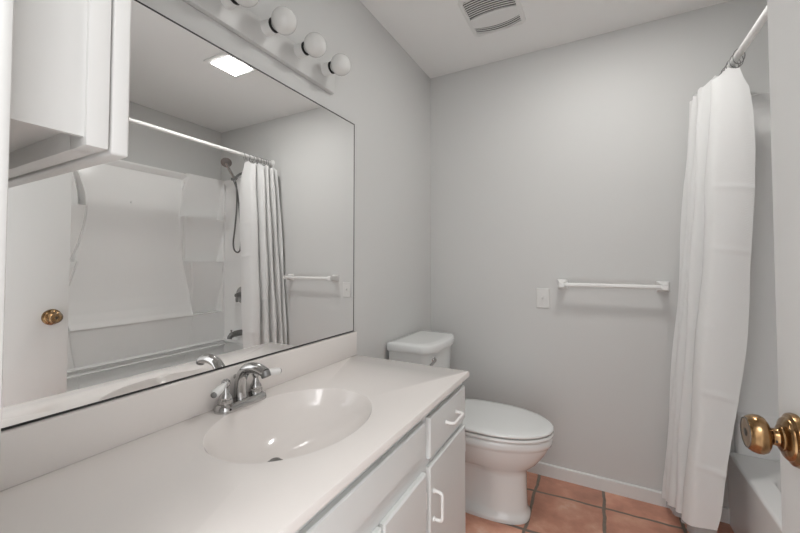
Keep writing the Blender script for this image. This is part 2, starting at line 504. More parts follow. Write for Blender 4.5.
# carcass: end panels, floor, back, toe board and a face frame with openings
box(b, 0.004, VXF - 0.02, VY0, VY0 + 0.016, 0.0, 0.779)
box(b, 0.004, VXF - 0.02, VY1 - 0.016, VY1, 0.0, 0.779)
box(b, 0.004, VXF - 0.02, VY0 + 0.016, VY1 - 0.016, 0.085, 0.10)
box(b, 0.004, 0.010, VY0 + 0.016, VY1 - 0.016, 0.10, 0.779)
obj('carcass', b, CAB, van, smooth=False)
b = BM(); box(b, 0.440, 0.455, VY0 + 0.016, VY1 - 0.016, 0.0, 0.085)
obj('toe_board', b, CAB, van, smooth=False)
b = BM()
fy = [(VY0, VY0 + 0.03), (0.455, 0.500), (0.985, 1.030), (VY1 - 0.03, VY1)]
for a, c in fy: box(b, VXF - 0.02, VXF, a, c, 0.085, 0.779)
for (a, c) in ((fy[0][1], fy[1][0]), (fy[1][1], fy[2][0]), (fy[2][1], fy[3][0])):
    box(b, VXF - 0.02, VXF, a, c, 0.735, 0.779); box(b, VXF - 0.02, VXF, a, c, 0.600, 0.655); box(b, VXF - 0.02, VXF, a, c, 0.085, 0.115)
obj('face_frame', b, CAB, van, smooth=False)
FX0, FX1 = VXF + 0.0005, VXF + 0.0150
def front(y0, y1, z0, z1, name):
    b = BM()
    c = 0.004
    rings = [[(FX0, y0, z0), (FX0, y1, z0), (FX0, y1, z1), (FX0, y0, z1)],
             [(FX1 - c, y0, z0), (FX1 - c, y1, z0), (FX1 - c, y1, z1), (FX1 - c, y0, z1)],
             [(FX1, y0 + c, z0 + c), (FX1, y1 - c, z0 + c), (FX1, y1 - c, z1 - c), (FX1, y0 + c, z1 - c)]]
    loft(b, rings)
    return obj(name, b, CAB, van, smooth=False)
def pull(par, p0, p1, out=0.028, r=0.0048):
    a, c = Vector(p0), Vector(p1); d = (c - a); o = Vector((out, 0, 0))
    pts = [a, a + o * 0.55, a + o * 0.9 + d * 0.04, a + o + d * 0.14, a + o + d * 0.5, c + o - d * 0.14, c + o * 0.9 - d * 0.04, c + o * 0.55, c]
    b = BM(); tube(b, spline(pts, 6), r, 12)
    for e in (a, c): lathe(b, e, (1, 0, 0), [(0, 0.0075), (0.003, 0.0075), (0.0045, 0.005)], 16)
    obj('handle', b, PLAST, par, label='white bow handle')
def hinge(par, y, z, s):
    b = BM(); lathe(b, (FX1 - 0.006, y, z - 0.024), (0, 0, 1), [(0, 0.003), (0.001, 0.0045), (0.047, 0.0045), (0.048, 0.003)], 12)
    box(b, FX0, FX0 + 0.004, min(y, y + s * 0.012), max(y, y + s * 0.012), z - 0.022, z + 0.022)
    obj('hinge', b, PLAST, par, label='white barrel hinge')
front(0.485, 0.990, 0.661, 0.752, 'false_front')
dr = front(1.019, 1.351, 0.630, 0.752, 'drawer')
pull(dr, (FX1, 1.152, 0.690), (FX1, 1.248, 0.690))
dl = front(0.125, 0.470, 0.630, 0.752, 'drawer'); pull(dl, (FX1, 0.25, 0.69), (FX1, 0.345, 0.69))
d = front(1.019, 1.351, 0.075, 0.606, 'door'); pull(d, (FX1, 1.046, 0.524), (FX1, 1.046, 0.440)); hinge(d, 1.355, 0.526, -1); hinge(d, 1.355, 0.16, -1)
d = front(0.752, 0.994, 0.075, 0.603, 'door'); hinge(d, 0.999, 0.518, 1); hinge(d, 0.999, 0.16, 1); pull(d, (FX1, 0.780, 0.524), (FX1, 0.780, 0.432))
d = front(0.500, 0.742, 0.075, 0.603, 'door'); pull(d, (FX1, 0.715, 0.524), (FX1, 0.715, 0.432)); hinge(d, 0.493, 0.518, -1); hinge(d, 0.493, 0.16, -1)
d = front(0.125, 0.470, 0.075, 0.606, 'door'); pull(d, (FX1, 0.440, 0.524), (FX1, 0.440, 0.432)); hinge(d, 0.120, 0.526, 1)

# ------------------------------------------------------------------ vanity top with its moulded oval basin
CX1, CY0, CY1, CZ = 0.547, 0.110, 1.381, 0.800
SX, SY, SA, SB, SD = 0.262, 0.751, 0.190, 0.238, 0.130
top = thing('vanity_countertop', (0.27, 0.745, 0.7795), 'pinkish white cultured marble vanity top with moulded oval sink', 'countertop')
b = BM()
X0 = 0.003
def rect_hit(a):
    dx, dy = math.cos(a), math.sin(a)
    ts = []
    if dx > 1e-9: ts.append((CX1 - SX) / dx)
    if dx < -1e-9: ts.append((X0 - SX) / dx)
    if dy > 1e-9: ts.append((CY1 - SY) / dy)
    if dy < -1e-9: ts.append((CY0 - SY) / dy)
    t = min(ts)
    return (SX + dx * t, SY + dy * t)
angs = [2 * PI * i / 160 for i in range(160)] + [math.atan2(y - SY, x - SX) % (2 * PI) for x in (X0, CX1) for y in (CY0, CY1)]
angs = sorted(set(round(a, 6) for a in angs))
def ell(a, rho, z, shift=0.0):
    # the ellipse point seen along world direction a
    dx, dy = math.cos(a), math.sin(a)
    t = 1 / math.sqrt((dx / SA) ** 2 + (dy / SB) ** 2)
    return (SX + dx * t * rho - shift, SY + dy * t * rho, z)
rect = [rect_hit(a) for a in angs]
def inset(p, o):
    return (min(max(p[0], X0), CX1 - o), min(max(p[1], CY0), CY1 - o))
rings = [[(*inset(p, 0.0), CZ - 0.0205) for p in rect], [(*inset(p, 0.0), CZ - 0.005) for p in rect],
         [(*inset(p, 0.0015), CZ - 0.0015) for p in rect], [(*inset(p, 0.005), CZ) for p in rect]]
rings += [[ell(a, 1.03, CZ) for a in angs], [ell(a, 1.0, CZ - 0.0008) for a in angs], [ell(a, 0.988, CZ - 0.004) for a in angs]]
for i in range(1, 17):
    rho = 0.975 * (1 - i / 17.0) + 0.09 * (i / 17.0)
    dep = SD * (1 - rho ** 2.3) ** 0.80
    sh = 0.075 * (1 - rho) ** 1.2
    rings.append([(p[0], p[1] - sh * 0.30, p[2]) for p in (ell(a, rho, CZ - 0.004 - dep, sh) for a in angs)])
loft(b, rings, cap0=False, cap1=True)
obj('slab', b, MARBLE, top, angle=40)
b = BM(); box(b, 0.0015, 0.0205, CY0, CY1 - 0.001, CZ, 0.9055, 0.003)
obj('backsplash', b, MARBLE, top)
b = BM(); dz = CZ - 0.004 - SD
DXC = SX - 0.064; DYC = SY - 0.0145
lathe(b, (DXC, DYC, dz - 0.001), (0, 0, 1), [(0.0, 0.023), (0.003, 0.023), (0.004, 0.020), (0.002, 0.0175)], 28)
dn = obj('drain', b, CHROME, top, label='chrome pop-up drain ring')
b = BM(); lathe(b, (DXC, DYC, dz), (0, 0, 1), [(0, 0.015), (0.006, 0.0165), (0.009, 0.014), (0.0105, 0.002)], 24)
obj('stopper', b, NICKEL, dn)

# ------------------------------------------------------------------ faucet
fau = thing('sink_faucet', (0.052, 0.740, CZ), 'chrome two-handle faucet with white porcelain levers behind the sink', 'faucet')
FYC = 0.740
def stadium(hx, hy, z, x0=0.054, n=12):
    out = []
    for i in range(n + 1):
        a = -PI / 2 + PI * i / n
        out.append((x0 + hx * math.sin(a) * -1, FYC + hy - hx + hx * math.cos(a), z))
    for i in range(n + 1):
        a = -PI / 2 + PI * i / n
        out.append((x0 + hx * math.sin(a), FYC - hy + hx - hx * math.cos(a), z))
    return out
b = BM()
loft(b, [stadium(0.0295, 0.083, CZ + 0.0005), stadium(0.0298, 0.0833, CZ + 0.004), stadium(0.0280, 0.0815, CZ + 0.012), stadium(0.0235, 0.077, CZ + 0.018), stadium(0.020, 0.0735, CZ + 0.0205)])
obj('base_plate', b, CHROME, fau)
b = BM()
pts = spline([(0.050, FYC, CZ + 0.016), (0.048, FYC, CZ + 0.050), (0.054, FYC, CZ + 0.082), (0.076, FYC, CZ + 0.106), (0.106, FYC, CZ + 0.114), (0.134, FYC, CZ + 0.112), (0.153, FYC, CZ + 0.106)], 7)
n = len(pts)
tube(b, pts, [lerp(0.0195, 0.0140, (i / (n - 1)) ** 0.7) for i in range(n)], 20)
sp = obj('spout', b, CHROME, fau)
b = BM(); lathe(b, (0.150, FYC, CZ + 0.110), (0.5, 0, -1), [(0, 0.0130), (0.005, 0.0136), (0.015, 0.0136), (0.017, 0.0122), (0.0175, 0.010)], 24)
obj('aerator', b, NICKEL, sp, label='dark round aerator at the spout tip')
for y, end in ((0.688, (0.096, 0.618, 0.870)), (0.792, (0.066, 0.882, 0.864))):
    b = BM()
    lathe(b, (0.052, y, CZ + 0.019), (0, 0, 1), [(0, 0.0195), (0.004, 0.0200), (0.012, 0.0195), (0.014, 0.0165), (0.018, 0.0172), (0.023, 0.0160), (0.030, 0.0115), (0.040, 0.0080), (0.046, 0.0075), (0.050, 0.010),
        (0.056, 0.0125), (0.063, 0.0115), (0.068, 0.007), (0.070, 0.001)], 28)
    v = obj('valve_handle', b, CHROME, fau)
    s = Vector((0.052, y, CZ + 0.074)); e = Vector(end); dd = (e - s); L = dd.length; dd.normalize()
    b = BM(); lathe(b, s + dd * 0.010, dd, [(0, 0.006), (0.004, 0.0085), (0.014, 0.0085), (0.030, 0.0105), (L - 0.026, 0.0115), (L - 0.019, 0.010), (L - 0.016, 0.008)], 20)
    lv = obj('lever', b, PLAST, v, label='white porcelain lever')
    b = BM(); lathe(b, s + dd * (L - 0.007), dd, [(0, 0.008), (0.002, 0.0082), (0.005, 0.0065), (0.007, 0.002)], 16)
    obj('lever_tip', b, NICKEL, lv, label='dark metal tip of the lever')
b = BM(); lathe(b, (0.027, FYC, CZ + 0.018), (0, 0, 1), [(0, 0.0028), (0.052, 0.0028), (0.054, 0.005), (0.058, 0.0068), (0.063, 0.0068), (0.066, 0.004), (0.067, 0.001)], 16)
obj('lift_rod', b, CHROME, fau)
b = BM(); lathe(b, (0.0820, FYC - 0.058, CZ + 0.0095), (1, 0, 0.2), [(0, 0.003), (0.001, 0.003), (0.0012, 0.001)], 12)
obj('badge', b, BLACK, fau, label='small dark dot on the base plate')

# ------------------------------------------------------------------ wall mirror
mir = thing('wall_mirror', (0, 0.75, 0.9075), 'large frameless mirror with a thin dark edge above the vanity', 'mirror')
MY0, MY1, MZ0, MZ1 = 0.116, 1.3745, 0.9075, 1.860
b = BM(); box(b, 0.0012, 0.0058, MY0, MY1, MZ0, MZ1)
obj('glass', b, MIRROR, mir, smooth=False)
b = BM()
e = 0.0032
box(b, 0.001, 0.0064, MY0 - 0.001, MY1 + 0.001, MZ1 - e, MZ1 + 0.001)
box(b, 0.001, 0.0064, MY0 - 0.001, MY1 + 0.001, MZ0 - 0.0012, MZ0 + e)
box(b, 0.001, 0.0064, MY1 - e, MY1 + 0.001, MZ0 + e, MZ1 - e)
obj('edge', b, DARK, mir, smooth=False, label='thin dark edge of the mirror')

# ------------------------------------------------------------------ wall cabinet at the left of the doorway
wc = thing('wall_cabinet', (0.24, 0.16, 1.35), 'white wall cabinet beside the doorway at the left end of the mirror', 'cabinet')
WZ1 = 2.05
b = BM()
box(b, 0.472, 0.479, YN + 0.001, 0.190, 1.362, WZ1)
box(b, 0.008, 0.016, YN + 0.001, 0.190, 1.362, WZ1)
box(b, 0.016, 0.472, YN + 0.001, 0.190, 1.376, 1.386)
box(b, 0.016, 0.472, YN + 0.001, 0.190, WZ1 - 0.01, WZ1)
box(b, 0.016, 0.472, YN + 0.001, YN + 0.006, 1.386, WZ1 - 0.01)
obj('cabinet_box', b, WCAB, wc, smooth=False)
b = BM()
box(b, 0.442, 0.484, 0.190, 0.2115, 1.352, WZ1, 0.001)
box(b, 0.008, 0.045, 0.190, 0.2115, 1.352, WZ1, 0.001)
box(b, 0.045, 0.442, 0.190, 0.2115, 1.352, 1.392, 0.001)
box(b, 0.045, 0.442, 0.190, 0.2115, WZ1 - 0.04, WZ1, 0.001)
obj('face_frame', b, WCAB, wc)
b = BM(); box(b, 0.012, 0.481, 0.2145, 0.2345, 1.3485, WZ1 - 0.005, 0.0035, 3)
wd = obj('door', b, WCAB, wc)
b = BM(); tube(b, spline([(0.06, 0.2345, 1.40), (0.06, 0.258, 1.402), (0.06, 0.262, 1.44), (0.06, 0.258, 1.478), (0.06, 0.2345, 1.48)], 6), 0.0048, 12)
obj('handle', b, PLAST, wd, label='white bow handle')

# ------------------------------------------------------------------ vanity light bar with its unlit globe bulbs
vl = thing('vanity_light', (0.0, 0.728, 1.98), 'white vanity light bar with unlit globe bulbs above the mirror', 'light fixture')
b = BM(); box(b, 0.001, 0.020, 0.255, 1.213, 1.9345, 2.026, 0.002)
obj('back_plate', b, mat('light_bar_paint', (0.68, 0.677, 0.663), 0.4), vl)
for i in range(6):
    y = 1.146 - 0.1495 * i; z = 2.005
    b = BM(); lathe(b, (0.0197, y, z), (1, 0, 0), [(0, 0.0245), (0.002, 0.0245), (0.003, 0.0235), (0.0345, 0.0225), (0.0355, 0.019)], 28)
    s = obj('lamp_socket', b, PLAST if False else TRIM, vl)
    b = BM(); lathe(b, (0.0545, y, z), (1, 0, 0), [(0, 0.0215), (0.001, 0.0232), (0.0055, 0.0232), (0.0065, 0.0205)], 28)
    obj('collar', b, BLACK, s, label='black ring at the bulb end of the socket')
    b = BM()
    pr = [(0.0, 0.0165), (0.004, 0.0185)]
    for q in range(3, 25):
        a = PI * q / 24 
        rr = 0.0405 * math.sin(a); t = 0.042 - 0.0405 * math.cos(a)
        if t > 0.005 and rr > 0.019 or q > 12: pr.append((t, rr))
    lathe(b, (0.0605, y, z), (1, 0, 0), pr, 32)
    obj('light_bulb', b, BULB, vl)

# ------------------------------------------------------------------ ceiling light and exhaust grille
cl = thing('ceiling_light', (1.058, 1.513, ZC), 'lit square ceiling light seen in the mirror', 'ceiling light')
lx0, lx1, ly0, ly1 = 0.975, 1.139, 1.426, 1.597
b = BM()
box(b, lx0 - 0.028, lx1 + 0.028, ly0 - 0.038, ly0, ZC - 0.008, ZC + 0.0, 0.002)
box(b, lx0 - 0.028, lx1 + 0.028, ly1, ly1 + 0.028, ZC - 0.008, ZC + 0.0, 0.002)
box(b, lx0 - 0.028, lx0, ly0, ly1, ZC - 0.008, ZC + 0.0, 0.002)
box(b, lx1, lx1 + 0.028, ly0, ly1, ZC - 0.008, ZC + 0.0, 0.002)
obj('frame', b, VENTP, cl)
b = BM(); box(b, lx0, lx1, ly0, ly1, ZC - 0.011, ZC - 0.001, 0.001)
obj('diffuser', b, LAMP, cl, smooth=False, label='glowing white diffuser')

ev = thing('exhaust_vent', (0.545, 1.795, ZC), 'white square exhaust fan grille with curved slots in the ceiling', 'vent')
vx0, vx1, vy0, vy1 = 0.408, 0.680, 1.640, 1.966
def vrr(o, r, z): return rrect(vx0 + o, vx1 - o, vy0 + o, vy1 - o, r, z)
vcx, vcy = (vx0 + vx1) / 2, 1.812
b = BM(); box(b, vx0 + 0.012, vx1 - 0.012, vy0 + 0.012, vy1 - 0.012, ZC - 0.004, ZC - 0.0005)
obj('backing', b, VENTD, ev, smooth=False, label='dark sheet standing for the shaded hollow behind the slots')
def arc_strip(bm, ya, yb, bow, z0, z1, xa=vx0 + 0.02, xb=vx1 - 0.02, n=16):
    """a bar across x, bowed in y, between ya and yb at its middle"""
    rings = []
    for i in range(n + 1):
        x = lerp(xa, xb, i / n); t = (x - vcx) / (xb - xa) * 2
        o = bow * (1 - t * t)
        rings.append([(x, ya + o, z0), (x, yb + o, z0), (x, yb + o, z1), (x, ya + o, z1)])
    loft(bm, rings)
b = BM()
# outer frame
fr = [vrr(0.0, 0.03, ZC - 0.0005), vrr(0.0, 0.03, ZC - 0.006), vrr(0.004, 0.028, ZC - 0.009), vrr(0.020, 0.018, ZC - 0.011), vrr(0.020, 0.018, ZC - 0.002)]
loft(b, fr, cap0=False, cap1=False)
n = 20
# middle eye-shaped cover and the end fillets
rings = []
xa, xb = vx0 + 0.018, vx1 - 0.018
for i in range(n + 1):
    x = lerp(xa, xb, i / n); t = (x - vcx) / (xb - xa) * 2; q = 1 - t * t
    ya = 1.802 - 0.018 * q; yb = 1.872 + 0.026 * q
    rings.append([(x, ya, ZC - 0.003), (x, ya, ZC - 0.012), (x, (ya + yb) / 2, ZC - 0.0155), (x, yb, ZC - 0.012), (x, yb, ZC - 0.003)])
loft(b, rings)
# far fillet beyond the second slot band
rings = []
for i in range(n + 1):
    x = lerp(xa, xb, i / n); t = (x - vcx) / (xb - xa) * 2; q = 1 - t * t
    ya = 1.922 + 0.030 * q
    rings.append([(x, ya, ZC - 0.003), (x, ya, ZC - 0.0115), (x, vy1 - 0.012, ZC - 0.0115), (x, vy1 - 0.012, ZC - 0.003)])
loft(b, rings)
obj('grille_cover', b, VENTP, ev, angle=40)
for j in range(3):
    b = BM(); arc_strip(b, 1.8790 + 0.0155 * j, 1.8840 + 0.0155 * j, 0.028, ZC - 0.0115, ZC - 0.0090); obj('slat', b, VENTP, ev, smooth=False)
for j in range(8):
    b = BM(); y = 1.668 + 0.0155 * j; arc_strip(b, y, y + 0.0055, -0.014, ZC - 0.0115, ZC - 0.0090); obj('slat', b, VENTP, ev, smooth=False)

# ------------------------------------------------------------------ toilet
TYC = 1.862
toi = thing('toilet', (0.40, TYC, 0), 'white two-piece toilet with closed lid beside the vanity', 'toilet')
def egg(xb, xf, hw, z, n=56, pb=2.6, pf=2.05, waist=0.0, wx=0.45, ws=0.07):
    """plan outline: squarer at the back (xb), rounder at the front (xf)"""
    xm = lerp(xb, xf, 0.46); out = []
    for i in range(n):
        a = 2 * PI * i / n
        c, s = math.cos(a), math.sin(a)
        p = pf if c > 0 else pb
        x = xm + (xf - xm if c > 0 else xm - xb) * math.copysign(abs(c) ** (2 / p), c)
        y = hw * math.copysign(abs(s) ** (2 / p), s)
        y *= 1 - waist * math.exp(-((x - wx) / ws) ** 2)
        out.append((x, TYC + y, z))
    return out
b = BM()
rings = [egg(0.245, 0.690, 0.112, 0.0, pf=2.6), egg(0.243, 0.692, 0.114, 0.010, pf=2.6), egg(0.245, 0.690, 0.112, 0.022, pf=2.6), egg(0.252, 0.681, 0.104, 0.030, pf=2.6, waist=.12), egg(0.258, 0.678, 0.101, 0.050, pf=2.5, waist=.22),
         egg(0.262, 0.676, 0.100, 0.12, pf=2.5, waist=.32), egg(0.262, 0.676, 0.102, 0.205, pf=2.45, waist=.30), egg(0.258, 0.680, 0.106, 0.226, pf=2.35, waist=.22), egg(0.245, 0.697, 0.120, 0.243, pf=2.25, waist=.10),
         egg(0.225, 0.725, 0.141, 0.268, pf=2.15, waist=.03), egg(0.205, 0.751, 0.161, 0.302, pf=2.1), egg(0.19, 0.770, 0.175, 0.332, pf=2.05), egg(0.18, 0.781, 0.182, 0.354, pf=2.05), egg(0.178, 0.785, 0.185, 0.364),
         egg(0.174, 0.793, 0.190, 0.368), egg(0.172, 0.796, 0.192, 0.380), egg(0.172, 0.796, 0.192, 0.396), egg(0.175, 0.793, 0.189, 0.403), egg(0.182, 0.785, 0.183, 0.406),
         egg(0.225, 0.735, 0.140, 0.406), egg(0.235, 0.725, 0.130, 0.392), egg(0.26, 0.70, 0.11, 0.30), egg(0.34, 0.60, 0.06, 0.24)]
loft(b, rings)
obj('bowl', b, PORC, toi, angle=70)
# shelf that joins bowl and tank
b = BM()
loft(b, [rrect(0.035, 0.245, TYC - 0.105, TYC + 0.105, 0.03, 0.20), rrect(0.030, 0.250, TYC - 0.125, TYC + 0.125, 0.035, 0.30), rrect(0.022, 0.262, TYC - 0.150, TYC + 0.150, 0.04, 0.36), rrect(0.022, 0.262, TYC - 0.152, TYC + 0.152, 0.04, 0.392), rrect(0.028, 0.256, TYC - 0.146, TYC + 0.146, 0.036, 0.399)])
obj('tank_shelf', b, PORC, toi, angle=50)
b = BM()
loft(b, [egg(0.262, 0.791, 0.187, 0.4075), egg(0.258, 0.799, 0.194, 0.411), egg(0.257, 0.8005, 0.1955, 0.419), egg(0.260, 0.797, 0.192, 0.4255), egg(0.30, 0.75, 0.15, 0.4265)])
obj('seat', b, PORC, toi, angle=60)
b = BM()
loft(b, [egg(0.266, 0.791, 0.186, 0.4305, pb=3.2), egg(0.262, 0.799, 0.194, 0.433, pb=3.2), egg(0.261, 0.8005, 0.1955, 0.438, pb=3.2), egg(0.263, 0.798, 0.193, 0.444, pb=3.2), egg(0.272, 0.788, 0.184, 0.4475, pb=3.2), egg(0.30, 0.752, 0.152, 0.4505, pb=3.0), egg(0.37, 0.66, 0.08, 0.4525, pb=2.5)])
sl = obj('seat_lid', b, PORC, toi, angle=60)
for s in (-1, 1):
    b = BM(); lathe(b, (0.268, TYC + s * 0.078 - 0.022, 0.428), (0, 1, 0), [(0, 0.006), (0.002, 0.010), (0.042, 0.010), (0.044, 0.006)], 18)
    box(b, 0.252, 0.282, TYC + s * 0.078 - 0.018, TYC + s * 0.078 + 0.018, 0.403, 0.426, 0.003)
    obj('seat_hinge', b, PLAST, toi)
def bow(xb, xc, xm, hw, z, r=0.03, n=18):
    """tank outline: straight back at xb, front bowed from xc at the corners to xm in the middle"""
    out = []
    for i in range(n + 1):
        t = -1 + 2 * i / n
        x = xm - (xm - xc) * abs(t) ** 2.4
        y = hw * t
        if abs(t) > 0.86:
            k = (abs(t) - 0.86) / 0.14; x -= 0.026 * k * k
        out.append((x, TYC + y, z))
    out += [(xb + 0.012, TYC + hw, z), (xb + 0.003, TYC + hw - 0.004, z), (xb, TYC + hw - 0.012, z), (xb, TYC - hw + 0.012, z), (xb + 0.003, TYC - hw + 0.004, z), (xb + 0.012, TYC - hw, z)]
    return out
b = BM()
loft(b, [bow(0.022, 0.195, 0.215, 0.165, 0.400), bow(0.018, 0.205, 0.230, 0.178, 0.415), bow(0.016, 0.213, 0.242, 0.186, 0.52), bow(0.016, 0.220, 0.251, 0.191, 0.66), bow(0.016, 0.223, 0.255, 0.193, 0.757)])
tank = obj('tank', b, PORC, toi, angle=40)
b = BM()
loft(b, [bow(0.018, 0.226, 0.264, 0.200, 0.759), bow(0.014, 0.232, 0.272, 0.206, 0.761), bow(0.013, 0.234, 0.274, 0.208, 0.768), bow(0.013, 0.234, 0.274, 0.208, 0.793), bow(0.015, 0.231, 0.271, 0.205, 0.799), bow(0.021, 0.224, 0.264, 0.199, 0.8025), bow(0.05, 0.185, 0.225, 0.16, 0.8035)])
obj('tank_lid', b, PORC, toi, angle=45)
b = BM()
hx, hy_, hz_ = 0.240, TYC - 0.118, 0.722
lathe(b, (hx - 0.004, hy_, hz_), (1, -0.15, 0), [(0, 0.014), (0.006, 0.014), (0.010, 0.010), (0.018, 0.008), (0.022, 0.007)], 20)
tube(b, spline([(hx + 0.014, hy_ - 0.002, hz_), (hx + 0.020, hy_ - 0.02, hz_ - 0.001), (hx + 0.020, hy_ - 0.05, hz_ - 0.006), (hx + 0.018, hy_ - 0.072, hz_ - 0.010)], 6), [0.006] * 12 + [0.007] * 7, 12)
obj('flush_handle', b, CHROME, tank, label='chrome flush handle')
for s in (-1, 1):
    b = BM(); lathe(b, (0.385, TYC + s * 0.098, 0.030), (0, 0, 1), [(0, 0.016), (0.008, 0.016), (0.018, 0.012), (0.022, 0.004)], 16)
    obj('bolt_cap', b, PLAST, toi)

# ------------------------------------------------------------------ towel bar and light switch on the back wall
tb = thing('towel_bar', (1.048, YB, 1.10), 'white towel bar on the back wall beside the curtain', 'towel bar')
def bracket(x):
    b = BM()
    def sq(h, w, y): return [(x - w, y, 1.098 - h), (x + w, y, 1.098 - h), (x + w, y, 1.098 + h), (x - w, y, 1.098 + h)]
    loft(b, [sq(0.026, 0.027, YB - 0.001), sq(0.026, 0.027, YB - 0.008), sq(0.023, 0.024, YB - 0.013), sq(0.017, 0.017, YB - 0.024), sq(0.0145, 0.0135, YB - 0.040), sq(0.0155, 0.0145, YB - 0.084), sq(0.012, 0.011, YB - 0.088)])
    obj('bracket', b, PLAST, tb, smooth=False)
bracket(0.815); bracket(1.281)
b = BM()
def sec(x):
    h = 0.0112; return [(x, YB - 0.070 + h * math.cos(a) * (1.2 if False else 1), 1.098 + h * math.sin(a)) for a in [PI / 8 + PI / 4 * i for i in range(8)]]
loft(b, [sec(0.823), sec(1.273)])
obj('bar', b, PLAST, tb, smooth=False)

sw = thing('light_switch', (0.709, YB, 1.012), 'white wall plate with a toggle switch left of the towel bar', 'light switch')
b = BM()
def plate(o, y): return [(0.709 - 0.036 + o, y, 1.012 - 0.058 + o), (0.709 + 0.036 - o, y, 1.012 - 0.058 + o), (0.709 + 0.036 - o, y, 1.012 + 0.058 - o), (0.709 - 0.036 + o, y, 1.012 + 0.058 - o)]
loft(b, [plate(0, YB - 0.0005), plate(0, YB - 0.003), plate(0.004, YB - 0.006)])
obj('plate', b, IVORY, sw, smooth=False)
b = BM(); box(b, 0.7025, 0.7155, YB - 0.0075, YB - 0.0055, 1.000, 1.024)
box(b, 0.7045, 0.7135, YB - 0.016, YB - 0.007, 1.012, 1.020, 0.001)
obj('toggle', b, IVORY, sw)
for dz_ in (-0.03, 0.03):
    b = BM(); lathe(b, (0.709, YB - 0.0055, 1.012 + dz_), (0, -1, 0), [(0, 0.0035), (0.001, 0.003), (0.0015, 0.001)], 12)
    obj('screw', b, IVORY, sw)

# ------------------------------------------------------------------ shower rod, rings, curtain, liner
RX, RZ = 1.520, 2.088
rod = thing('shower_rod', (RX, 1.5, RZ), 'white round shower curtain rod over the tub edge', 'curtain rod')
b = BM(); lathe(b, (RX, 0.745, RZ), (0, 1, 0), [(0, 0.0135), (YB - 0.745 - 0.004, 0.0135)], 28)
obj('tube', b, PLAST, rod)
for y, s in ((YB - 0.0005, -1), (0.7405, 1)):
    b = BM(); lathe(b, (RX, y, RZ), (0, s, 0), [(0, 0.030), (0.004, 0.030), (0.010, 0.024), (0.014, 0.018), (0.030, 0.0165), (0.031, 0.0138)], 28)
    obj('flange', b, PLAST, rod)

xc_t = smooth_tab([(0.02, 1.312), (0.20, 1.333), (0.6, 1.380), (1.10, 1.428), (1.6, 1.456), (1.85, 1.468), (2.0, 1.468), (2.08, 1.468)])
am_t = smooth_tab([(0.02, 0.042), (0.20, 0.054), (0.6, 0.072), (1.10, 0.080), (1.6, 0.076), (1.85, 0.072), (2.0, 0.060), (2.08, 0.055)])
y0_t = smooth_tab([(0.02, 1.915), (0.20, 1.920), (0.6, 1.945), (1.10, 1.968), (1.6, 1.970), (1.85, 1.975), (2.0, 1.985), (2.08, 1.985)])
y1_t = smooth_tab([(0.02, 2.236), (0.6, 2.240), (1.10, 2.236), (1.6, 2.226), (1.85, 2.215), (2.0, 2.205), (2.08, 2.205)])
FOLDS = 6.5
rnd = [random.uniform(-1, 1) for _ in range(64)]
PLAN = [(0.000, 1.0), (-0.005, 0.45), (0.0, -0.15), (0.02, -0.52), (0.07, -0.70), (0.15, -0.80), (0.205, -0.70), (0.225, -0.25), (0.25, 0.12), (0.285, 0.18), (0.32, 0.05), (0.345, -0.40), (0.37, -0.85), (0.41, -0.98),
    (0.455, -0.85), (0.48, -0.4), (0.505, 0.0), (0.535, 0.05), (0.56, -0.3), (0.585, -0.78), (0.63, -0.95), (0.675, -0.78), (0.695, -0.35), (0.715, 0.05), (0.75, 0.10), (0.775, -0.3), (0.795, -0.72), (0.84, -0.92), (0.885, -0.72),
    (0.90, -0.3), (0.915, 0.1), (0.945, 0.2), (0.965, -0.2), (0.985, -0.6), (1.0, -0.85)]
PATH = spline([(u, v, 0) for u, v in PLAN], 10)
_cum = [0.0]
for _a, _b in zip(PATH, PATH[1:]): _cum.append(_cum[-1] + math.hypot((_b.x - _a.x) * 3.5, _b.y - _a.y))
def path_at(s):
    t = s * _cum[-1]
    lo, hi = 0, len(_cum) - 1
    while hi - lo > 1:
        mid = (lo + hi) // 2
        if _cum[mid] <= t: lo = mid
        else: hi = mid
    k = (t - _cum[lo]) / max(1e-9, _cum[hi] - _cum[lo])
    return PATH[lo].lerp(PATH[hi], k)
def fold_xy(s, z, amp=1.0, dx=0.0, dy=0.0):
    """s 0 at the near free edge, 1 at the wall"""
    p = path_at(s)
    x = xc_t(z) + dx + am_t(z) * amp * p.y * (1 + 0.05 * math.sin(11 * s + 2.1 * z)) + lerp(0.020, -0.020, p.x)
    y = lerp(y0_t(z), y1_t(z), p.x) + dy + 0.004 * math.sin(23 * s + 2.5 * z)
    return x, y
